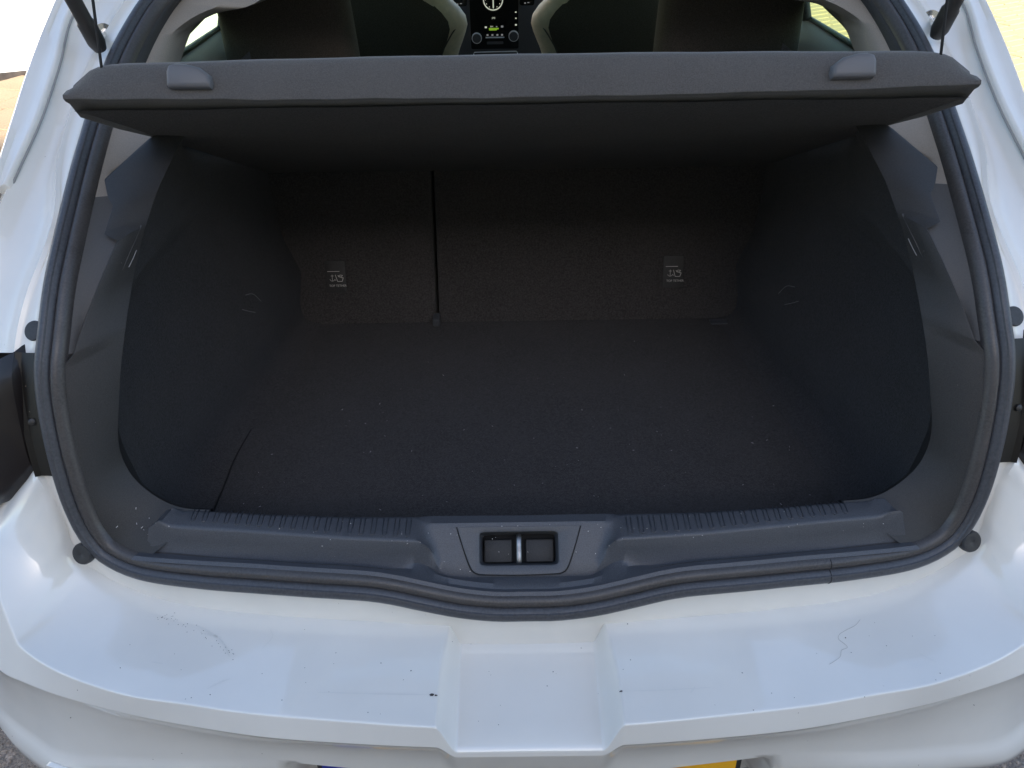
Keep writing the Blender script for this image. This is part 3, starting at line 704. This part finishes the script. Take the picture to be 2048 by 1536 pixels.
for cx in (-.395, .312):
    fs = empty('front_seat', (cx, 2.08, .3), car)
    rows = []; prf = [(.30, .20), (.60, .21), (.78, .212), (.87, .222), (.92, .244), (.955, .257), (.985, .252), (1.01, .232), (1.035, .205), (1.08, .185), (1.16, .17), (1.22, .14), (1.24, .10)]
    zs = [lerp(.30, 1.24, k/40) for k in range(41)]
    for z in zs:
        ww = interp(z, [p[0] for p in prf], [p[1] for p in prf]); row = []
        for a in range(36):
            t = 2*math.pi*a/36; c, s_ = math.cos(t), math.sin(t); sg = lambda v, p: math.copysign(abs(v)**p, v)
            row.append(Vector((ww*sg(c, .62), (z-.9)*-.20*-1*-1+.085*sg(s_, .8), z-.3)))
        rows.append(row)
    loft('backrest', rows, 'leather', fs, closed_u=True, smooth=70)
    rows = []
    for z in zs[4:36]:
        ww = interp(z, [p[0] for p in prf], [p[1] for p in prf])-.050; yb = (z-.9)*-.20-.088
        rows.append([Vector((lerp(-ww, ww, k/10), yb+.02*(abs(2*k/10-1)**4), z-.3)) for k in range(11)])
    loft('back_panel', rows, 'seatcloth', fs, smooth=60, solid=.006)
    for s in SIDES:
        tube('seam', spline([(s*.238, -.052, .675), (s*.205, -.078, .635), (s*.178, -.088, .585), (s*.170, -.085, .50)], 12), .0022, 'seatcloth', fs, 6)
# dashboard
da = empty('dashboard', (CX, 2.6, .85), car)
box('dash_body', (-.66, .03, -.35), (.75, .40, .13), 'dash', da, .03, 4)
box('lower_console', (-.10, -.45, -.55), (.10, .05, -.115), 'dash', da, .02, 3)
def SP(px, py, o=0):   # dash face coordinates
    return Vector((-.012+(px-992)*.00181, -.03-o, .0+(50-py)*.00170+.003))
fr_d = (Vector((0, 0, 0)), Vector((1, 0, 0)), Vector((0, 0, 1)), Vector((0, -1, 0)))
def drect(name, px0, px1, py0, py1, m, o, th=.0015, r=.002):
    a = SP(px0, py1); b = SP(px1, py0)
    return prism(name, rect(a.x, b.x, a.z, b.z, r), (Vector((0, a.y-o, 0)),)+fr_d[1:], th, m, da)
drect('centre_panel', 936, 1042, -60, 140, 'dash', -.03, .03, .01)
drect('touch_screen', 939, 1036, -55, 98, 'screen', .0005, .003, .006)
def dring(name, px, py, r0, r1, m, o, seg=36, th=.002):
    c = SP(px, py); rows = []
    for (rad, d) in ((r0, 0), (r0, th), (r1, th), (r1, 0)):
        rows.append([Vector((c.x+rad*math.cos(2*math.pi*k/seg), c.y-o-d, c.z+rad*math.sin(2*math.pi*k/seg))) for k in range(seg)])
    return loft(name, rows, m, da, closed_u=True, smooth=30)
dring('clock_ring', 986, 0, .0325, .0362, 'glow', .004)
dring('clock_dial', 986, 0, .0005, .0320, 'clockface' if 'clockface' in M else 'screen', .0036, th=.0004)
drect('clock_hand', 985, 987.4, 0, 15.5, 'glow', .0046, .0005, .0005)
for a in range(0, 360, 30):
    c = SP(986, 0); x_, z_ = .0275*math.sin(R(a)), .0275*math.cos(R(a))
    prism('hour_mark', rect(c.x+x_-.0013, c.x+x_+.0013, c.z+z_-.0018, c.z+z_+.0018, .0004, 1), (Vector((0, c.y-.0046, 0)),)+fr_d[1:], .0004, 'glow', da)
def dtext(body, px, py, size, m): q = SP(px, py); text('screen_lettering', body, size, (Vector((q.x, q.y-.0042, q.z)),)+fr_d[1:], m, da)
dtext('2PE', 986, 36, .0085, 'glow'); dtext('RPV', 982, 53, .0068, 'glow')
drect('green_bar', 976, 996, 55.5, 58.5, 'green', .004, .0004, .0004); drect('green_bar', 976.5, 992, 58.5, 60.5, 'greendim' if 'greendim' in M else 'green', .004, .0004, .0003)
for px, py, r0 in ((970, 54, 2.2), (1003, 53, 2.4), (992, 53, 1.5), (1031, 25, 1.6), (1031, 37, 1.5), (1031, 50, 2)):
    drect('screen_symbol', px-r0, px+r0, py-r0*.8, py+r0*.8, 'glow' if px in (970, 1031) else 'glowdim', .004, .0004, .001)
for px in (973, 983, 993, 1002.5): drect('button_symbol', px-2, px+2, 68, 71.5, 'glowdim', .004, .0004, .001)
drect('silver_strip', 969, 1007, 73.5, 75.8, 'silver', .0035, .002, .0008)
drect('disc_slot', 971, 1005, 83, 88.5, 'glowdark' if 'glowdark' in M else 'dash', .0035, .0008, .003)
for px, py in ((951, 75), (1026, 72)):
    dring('knob_ring', px, py, .0158, .0186, 'silver', .004, th=.008); dring('knob', px, py, .0004, .0156, 'dash', .004, th=.011)
# chrome edged tray below the screen
tr = [SP(943.5, 120, .012), SP(943.5, 106, .012), SP(945.5, 103.4, .012), SP(1031, 102.4, .012), SP(1033.5, 105, .012), SP(1033.5, 120, .012)]
tube('tray_edge', [tuple(p) for p in tr], .0018, 'silver', da, 8)
drect('tray', 945, 1032, 105, 140, 'dash', .004, .004, .004)
for px in (918, 1052):
    vt = drect('vent', px-13, px+16, -30, 12, 'screen', -.012, .02, .008)
    drect('vent_symbol', px-4, px-1, 6, 8.5, 'glowdim', .009, .001, .0004); drect('vent_symbol', px+2, px+6, 5.5, 7, 'glowdim', .009, .001, .0004)
# rear doors with side windows
for s in SIDES:
    rd_ = empty('rear_door', (s*.66, 1.7, .9), car)
    L = lambda x, y, z: Vector((s*(x-.66), y-1.7, z-.9))
    rows = [[L(x, y, z) for y in (1.02, 1.3, 1.6, 1.9, 2.3)] for (x, z) in ((.64, .35), (.62, .85), (.60, .98), (.605, 1.02), (.635, 1.052), (.672, 1.066), (.690, 1.070))]
    rows = [[p+Vector((0, 0, .012*(1-(k/4))*1.0 if j > 3 else 0)) for k, p in enumerate(r)] for j, r in enumerate(rows)]
    loft('door_card', rows, 'doorcard' if 'doorcard' in M else 'beige', rd_, smooth=60)
    a = [L(.690, 1.06, 1.086), L(.690, 1.5, 1.078), L(.690, 2.3, 1.07)]
    tube('window_seal', [tuple(p) for p in a], .006, 'rubber', rd_, 8)
    loft('window_glass', [[L(.694, y, 1.05) for y in (1.0, 1.45, 2.3)], [L(.60, y+.05, 1.34) for y in (1.0, 1.45, 2.3)]], 'glass', rd_, smooth=0)
    tube('window_divider', [tuple(L(.690, 1.47, 1.06)), tuple(L(.60, 1.50, 1.34))], .011, 'rubber', rd_, 8)
    tube('centre_pillar', [tuple(L(.66, 2.32, .5)), tuple(L(.66, 2.30, 1.05)), tuple(L(.57, 2.22, 1.36))], .05, 'grey', rd_, 12)
    rows = [[L(x, y, z-(.075 if y > 2.35 and z > .9 else 0)) for y in (.74, 1.2, 1.8, 2.3, 2.36, 3.1)] for (x, z) in ((.80, .22), (.875, .35), (.885, .60), (.875, .80), (.85, .93), (.79, 1.01), (.70, 1.058))]
    loft('outer_side', rows, 'paint', rd_, smooth=40)
    loft('front_window', [[L(.73, y, .97) for y in (2.36, 3.1)], [L(.57, y, 1.35) for y in (2.32, 2.75)]], 'glass_front', rd_, smooth=0)
for s in SIDES:
    pr = [(.80, .24), (.872, .36), (.886, .55), (.884, .72), (.866, .86), (.822, .94), (.765, .995), (.728, 1.05), (.718, 1.10)]
    rows = [[Vector((s*(x-.012*(y < .5)), y+max(0, z-.92)*.9, z)) for x, z in pr] for y in (.37, .45, .60, .78)]
    loft('rear_wing', rows, 'paint', car, smooth=50)
# roof, headliner, windscreen, bonnet, floor pan
rows = []; rows_h = []
for k in range(13):
    t = k/12; x = lerp(-.575, .575, t); cz = 1-(2*t-1)**2
    rows.append([Vector((x, y, z0+.035*cz)) for y, z0 in ((1.02, 1.392), (1.3, 1.418), (1.7, 1.432), (2.1, 1.425), (2.5, 1.385))])
    rows_h.append([Vector((x*.97, y, z0+.03*cz-.035)) for y, z0 in ((1.02, 1.390), (1.3, 1.410), (1.7, 1.424), (2.1, 1.42), (2.48, 1.38))])
loft('roof', rows, 'paint', car, smooth=60); loft('headliner', rows_h, 'beige', car, smooth=60)
for s in SIDES:
    tube('roof_rail', [(s*.585, .98, 1.372), (s*.59, 1.4, 1.385), (s*.59, 1.9, 1.392), (s*.585, 2.4, 1.37), (s*.66, 3.0, 1.12), (s*.70, 3.3, .98)], .04, 'grey', car, 10)
loft('windscreen', [[Vector((x, 2.5, 1.385)) for x in (-.55, 0, .55)], [Vector((x, 3.25, .98)) for x in (-.68, 0, .68)]], 'glass_front', car, smooth=0)
loft('bonnet', [[Vector((x, y, z-.06*(x/.8)**2)) for x in (-.8, -.4, 0, .4, .8)] for y, z in ((3.22, .98), (3.7, .93), (4.15, .80), (4.3, .55), (4.3, .25))], 'paint', car, smooth=60)
box('floor_pan', (-.80, .30, .20), (.80, 4.2, .26), 'under', car, .02)
box('boot_well', (-.60, .22, .262), (.60, 1.0, .585), 'under', car, .02)
box('rear_crossmember', (-.62, .10, .24), (.62, .20, .62), 'under', car, .01)
for s in SIDES:
    box('inner_wing', (min(s*.58, s*.80), .46, .262), (max(s*.58, s*.80), 1.25, .86), 'under', car, .03)

# ------------------------------------------------------------------ open tailgate overhead, its struts
tg = empty('tailgate', (0, 1.0, 1.42), car)
def T(x, s_, n): return Vector((x, -s_*.766-n*.643, s_*.643-n*.766))      # s along the raised panel, n towards the ground
outl = [(.55, 0), (.60, .10), (.63, .25), (.64, .42), (.65, .55), (.62, .60), (.66, .80), (.66, 1.02), (.58, 1.12)]
win = [(.44, .09), (.51, .13), (.55, .25), (.57, .38), (.565, .47), (.54, .515), (.40, .53), (.20, .535), (.0, .535)]
def dense(pts, n): return spline([(a, b, 0) for a, b in pts], n)
n = 40; oS = dense(outl+[(.3, 1.16), (0, 1.17)], n); iS = dense([(.0, .075), (.2, .077)]+win[:6]+[(.40, .53), (.20, .535), (0, .535)], n)
oS2 = dense([(0, -.005), (.3, -.003)]+outl+[(.3, 1.16), (0, 1.17)], n)
for nm, dn, mm in (('outer_panel', -.03, 'paint'), ('inner_panel', .035, 'paint_in')):
    rows = []
    for t in (0, .05, .5, .94, 1):
        row = []
        for sgn in (1, -1):
            seq = range(n) if sgn == 1 else range(n-1, -1, -1)
            for k in seq:
                a, b = oS2[k], iS[k]; row.append(T(sgn*lerp(a[0], b[0], t), lerp(a[1], b[1], t), dn*(.4 if t in (0, 1) else 1)))
        rows.append(row)
    loft(nm, rows, mm, tg, closed_u=True, smooth=45)
rows = [[T(x, .045+(.545-.045)*q, .0) for q in (0, .5, 1)] for x in (-.58, -.29, 0, .29, .58)]
loft('rear_window', rows, 'glass_rear', tg, smooth=0)
rows = [[T(lerp(-.45, .45, k/12), lerp(.60, 1.06, j/5), .055-.012*(abs(2*j/5-1)**4)-.012*(abs(2*k/12-1)**6)) for k in range(13)] for j in range(6)]
loft('inner_lining', rows, 'plastic_dark', tg, smooth=50, solid=.01)
for s in SIDES:
    gs = empty('gas_strut', (s*.61, .7, 1.22), car)
    end = Vector((s*.598, .695, 1.219)); top = Vector((s*.585, .46, 1.69))
    d = (top-end).normalized(); base = Vector((s*.61, .7, 1.22))
    pth = [end-d*.012-base, end-base, end+d*.03-base, end+d*.034-base, top-base]
    tube('cylinder', [tuple(p) for p in pth], [.009, .0125, .0125, .0105, .0105], 'strut', gs, 16)
    hq = min((h for h in half if h['p'].x > .45), key=lambda h: abs(h['p'].z-1.222))
    foot = off(hq, -.048, -.010, s); ax = (end-foot)
    lathe('ball_stud', [(.013, 0), (.013, .003), (.006, .004), (.006, ax.length)], 'chrome', gs, ax, tuple(foot-base), 20)

# ------------------------------------------------------------------ parcel shelf
sh = empty('parcel_shelf', (0, .9, .95)); tag(sh, 'dark grey felt parcel shelf hanging tilted across the boot opening', 'parcel shelf')
O = Vector((0, .9, .95))
def under(y): return 1.222-.50*(y-.375)
xsH = [-.4885, -.4875, -.485, -.481, -.476, -.470, -.46, -.445, -.425]+[k*.04 for k in range(-10, 11)]+[.425, .445, .46, .470, .476, .481, .485, .4875, .4885]
rows = []
rnd = random.Random(11)
for x in xsH:
    a = abs(x); zb = 1.2265+.006*(a/.4885)**2; zt = 1.2622-.004*(a/.45)**2-.0135*max(0, a-.467)/.0215-.004*(min(max(0, a-.43), .037)/.037)**2
    zb += .0004*math.sin(x*31)+.0004*math.sin(x*77+1); zt += .0003*math.sin(x*45+2)
    tip = sstep(.470, .4885, a); yb = .370-.002*tip
    hw = 1.0
    row = [(x, yb+.009, zb-.0045-.003*tip), (x, yb+.003, zb-.0025-.001*tip), (x, yb, zb+.0005), (x, yb+.0015, zb+.004), (x, yb+.012, lerp(zb, zt, .5)+.002), (x, yb+.024, zt-.004), (x, yb+.029, zt-.0008), (x, yb+.036, zt), (x, yb+.046, zt-.004)]
    xx = x*1.012
    for y in (.48, .62, .80, 1.0): row.append((xx, y, under(y)+.026-.02*sstep(.47, .4885, a)))
    for y in (1.0, .80, .62, .48, .40): row.append((xx, y, under(y)-.006*sstep(.47, .4885, a)*(1 if y < .5 else 0)))
    rows.append([Vector(p)-O for p in row])
V, F = grid_data(rows, closed_u=True)
nr = len(rows[0]); F.append(tuple(range(nr))[::-1]); F.append(tuple((len(rows)-1)*nr+k for k in range(nr)))
mesh('shelf_panel', V, F, 'felt', sh, smooth=50)
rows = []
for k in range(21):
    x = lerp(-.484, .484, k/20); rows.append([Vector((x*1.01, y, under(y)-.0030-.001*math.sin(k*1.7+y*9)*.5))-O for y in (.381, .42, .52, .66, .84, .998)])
loft('underside_shade_sheet', rows, 'under_shade', sh, smooth=60)  # dark sheet added below the felt to deepen the underside's shade
for s in SIDES:
    # moulded half-round boss on the lip
    pr = [(-.020, 0), (-.0205, .010), (-.0195, .020), (-.016, .0245), (.012, .0245), (.018, .022), (.0205, .016), (.0205, .004), (.0195, 0)]
    pr = [(a*1.0, b) for a, b in pr]
    c = Vector((s*.352, .378, 1.2365))-O
    u = Vector((-s, 0, 0)); v = Vector((0, .50, .86)).normalized(); nn = Vector((0, -.86, .50)).normalized()
    poly = [(.0225, .000), (.0235, .006), (.0215, .014), (.012, .021), (-.002, .0245), (-.014, .0255), (-.0205, .0235), (-.0232, .017), (-.0235, .004), (-.0215, .0005)]
    prism('lug', poly, (c-nn*.006, u, v, nn), .020, 'handle', sh, .0045, 50)
    a0 = Vector((s*.455, .402, 1.252))-O; a1 = Vector((s*.352, .402, 1.78))-O
    tube('cord', [tuple(a0), tuple(a0.lerp(a1, .5)), tuple(a1)], .0016, 'cord', sh, 8)

# ------------------------------------------------------------------ lint, hairs and dirt
rnd = random.Random(21); V = []; F = []
def fleck(p, n, s, asp=1):
    t = n.orthogonal().normalized(); b = n.cross(t); a = rnd.uniform(0, 6.28); t, b = t*math.cos(a)+b*math.sin(a), b*math.cos(a)-t*math.sin(a); k = len(V)
    V.extend([p-t*s*asp-b*s*.4, p+t*s*asp*.8-b*s*.5, p+t*s*asp+b*s*.4, p-t*s*asp*.7+b*s*.5, p+n*s*.8]); F.extend([(k, k+1, k+4), (k+1, k+2, k+4), (k+2, k+3, k+4), (k+3, k, k+4)])
for _ in range(110): fleck(Vector((rnd.uniform(-.45, .45), rnd.triangular(.3, .88, .35), .6208)), Vector((0, 0, 1)), rnd.uniform(.0003, .0008), rnd.choice((1, 1, 3)))
for _ in range(70):
    c = rnd.choice(colsS); k = rnd.choice((5, 6, 8, 9, 9)); fleck(c[k].lerp(c[k+1], rnd.random())+Vector((0, 0, .0005)), Vector((0, -.3, 1)).normalized(), rnd.uniform(.0004, .0009))
for _ in range(26): fleck(Vector((-.50+rnd.gauss(0, .014), .212+rnd.gauss(0, .006), .742+rnd.gauss(0, .012))), Vector((0, -.7, .7)), rnd.uniform(.0004, .0010), 2)
lint = mesh('lint', V, F, 'lint', smooth=0, recalc=False); tag(lint, 'pale lint flecks scattered over boot carpet and sill', 'lint', kind='stuff')
def bump_z(x, y):
    """height of the bumper ledge at x,y"""
    best = None
    for c in cols:
        for a, b in zip(c[:10], c[1:11]):
            lo, hi = sorted((a.y, b.y))
            if lo <= y <= hi and (best is None or abs(a.x-abs(x)) < best[0]): best = (abs(a.x-abs(x)), lerp(a.z, b.z, (y-a.y)/(b.y-a.y+1e-9)))
    return best[1] if best else .656
def blob(x, y, sx, sy, name='paint_chip', m='dirt', rot=0, n=12):
    V = []; 
    for k in range(n):
        a = 2*math.pi*k/n; rr_ = rnd.uniform(.6, 1.1); px, py = sx*rr_*math.cos(a), sy*rr_*math.sin(a); X = x+px*math.cos(rot)-py*math.sin(rot); Y = y+px*math.sin(rot)+py*math.cos(rot)
        V.append((X, Y, bump_z(X, Y)+.0006))
    return mesh(name, V, [tuple(range(n))], m, bumper, smooth=0, recalc=False)
blob(-.112, .024, .0035, .0018); blob(-.107, .0235, .002, .0012); blob(.106, .0255, .0022, .0012)
def scuff(pts, w_, name='scuff'):
    P = spline([(a, b, 0) for a, b in pts], 24); V = []; F = []
    for i, (a, b, _) in enumerate(P):
        q = P[min(23, i+1)]; q0 = P[max(0, i-1)]; d = Vector((q[0]-q0[0], q[1]-q0[1])).normalized(); ww = w_*math.sin(math.pi*(i+.5)/24)**.5*rnd.uniform(.5, 1.1)
        for sg in (1, -1): X, Y = a-d.y*ww*sg, b+d.x*ww*sg; V.append((X, Y, bump_z(X, Y)+.0004))
    for i in range(23): F.append((2*i, 2*i+1, 2*i+3, 2*i+2))
    return mesh(name, V, F, 'smear', bumper, smooth=0, recalc=False)
scuff([(-.245, .030), (-.18, .0265), (-.118, .0245)], .0011); scuff([(.11, .0255), (.16, .0265), (.21, .029)], .0009)
scuff([(-.376, .037), (-.362, .046), (-.352, .050)], .0016); scuff([(.185, .022), (.192, .030)], .0012); scuff([(-.455, .075), (-.44, .072)], .0012); scuff([(.47, .072), (.485, .060)], .0010)
scuff([(-.42, .128), (-.40, .118), (-.375, .098), (-.362, .080)], .0018); scuff([(-.405, .115), (-.38, .108)], .0022); scuff([(-.322, .118), (-.316, .105), (-.325, .088)], .0007)
sp = [(rnd.uniform(-.52, .52), rnd.uniform(.0, .12), rnd.uniform(.0004, .0009)) for _ in range(50)]
for _ in range(44): k = rnd.random(); sp.append((-.47+.11*k+rnd.gauss(0, .004), .142-.03*k-.03*k*k+rnd.gauss(0, .003), .0006))
V = []; F = []
for a, b, r0 in sp:
    k = len(V); z0 = bump_z(a, b)+.0005
    for q in range(6): r1 = r0*rnd.uniform(.5, 1.1); V.append((a+r1*math.cos(q*1.047), b+r1*math.sin(q*1.047), z0))
    V.append((a, b, z0+r0*.5)); F += [(k+q, k+(q+1) % 6, k+6) for q in range(6)]
df = mesh('dirt_flecks', V, F, 'dirt', bumper, smooth=0, recalc=False); df['kind'] = 'stuff'
hair = spline([(.402, .118), (.395, .108), (.382, .100), (.372, .096), (.369, .089), (.374, .083), (.371, .079), (.362, .074), (.358, .067)], 40)
hair = spline([(a, b, bump_z(a, b)+.0012) for a, b in [(.418, .122), (.408, .113), (.394, .106), (.384, .100), (.380, .093), (.385, .086), (.387, .081), (.378, .077), (.374, .069), (.366, .063), (.357, .058)]], 40)
ho2 = tube('hair', hair, .00017, 'hair', None, 5); tag(ho2, 'thin dark curled hair lying on the white bumper', 'hair')
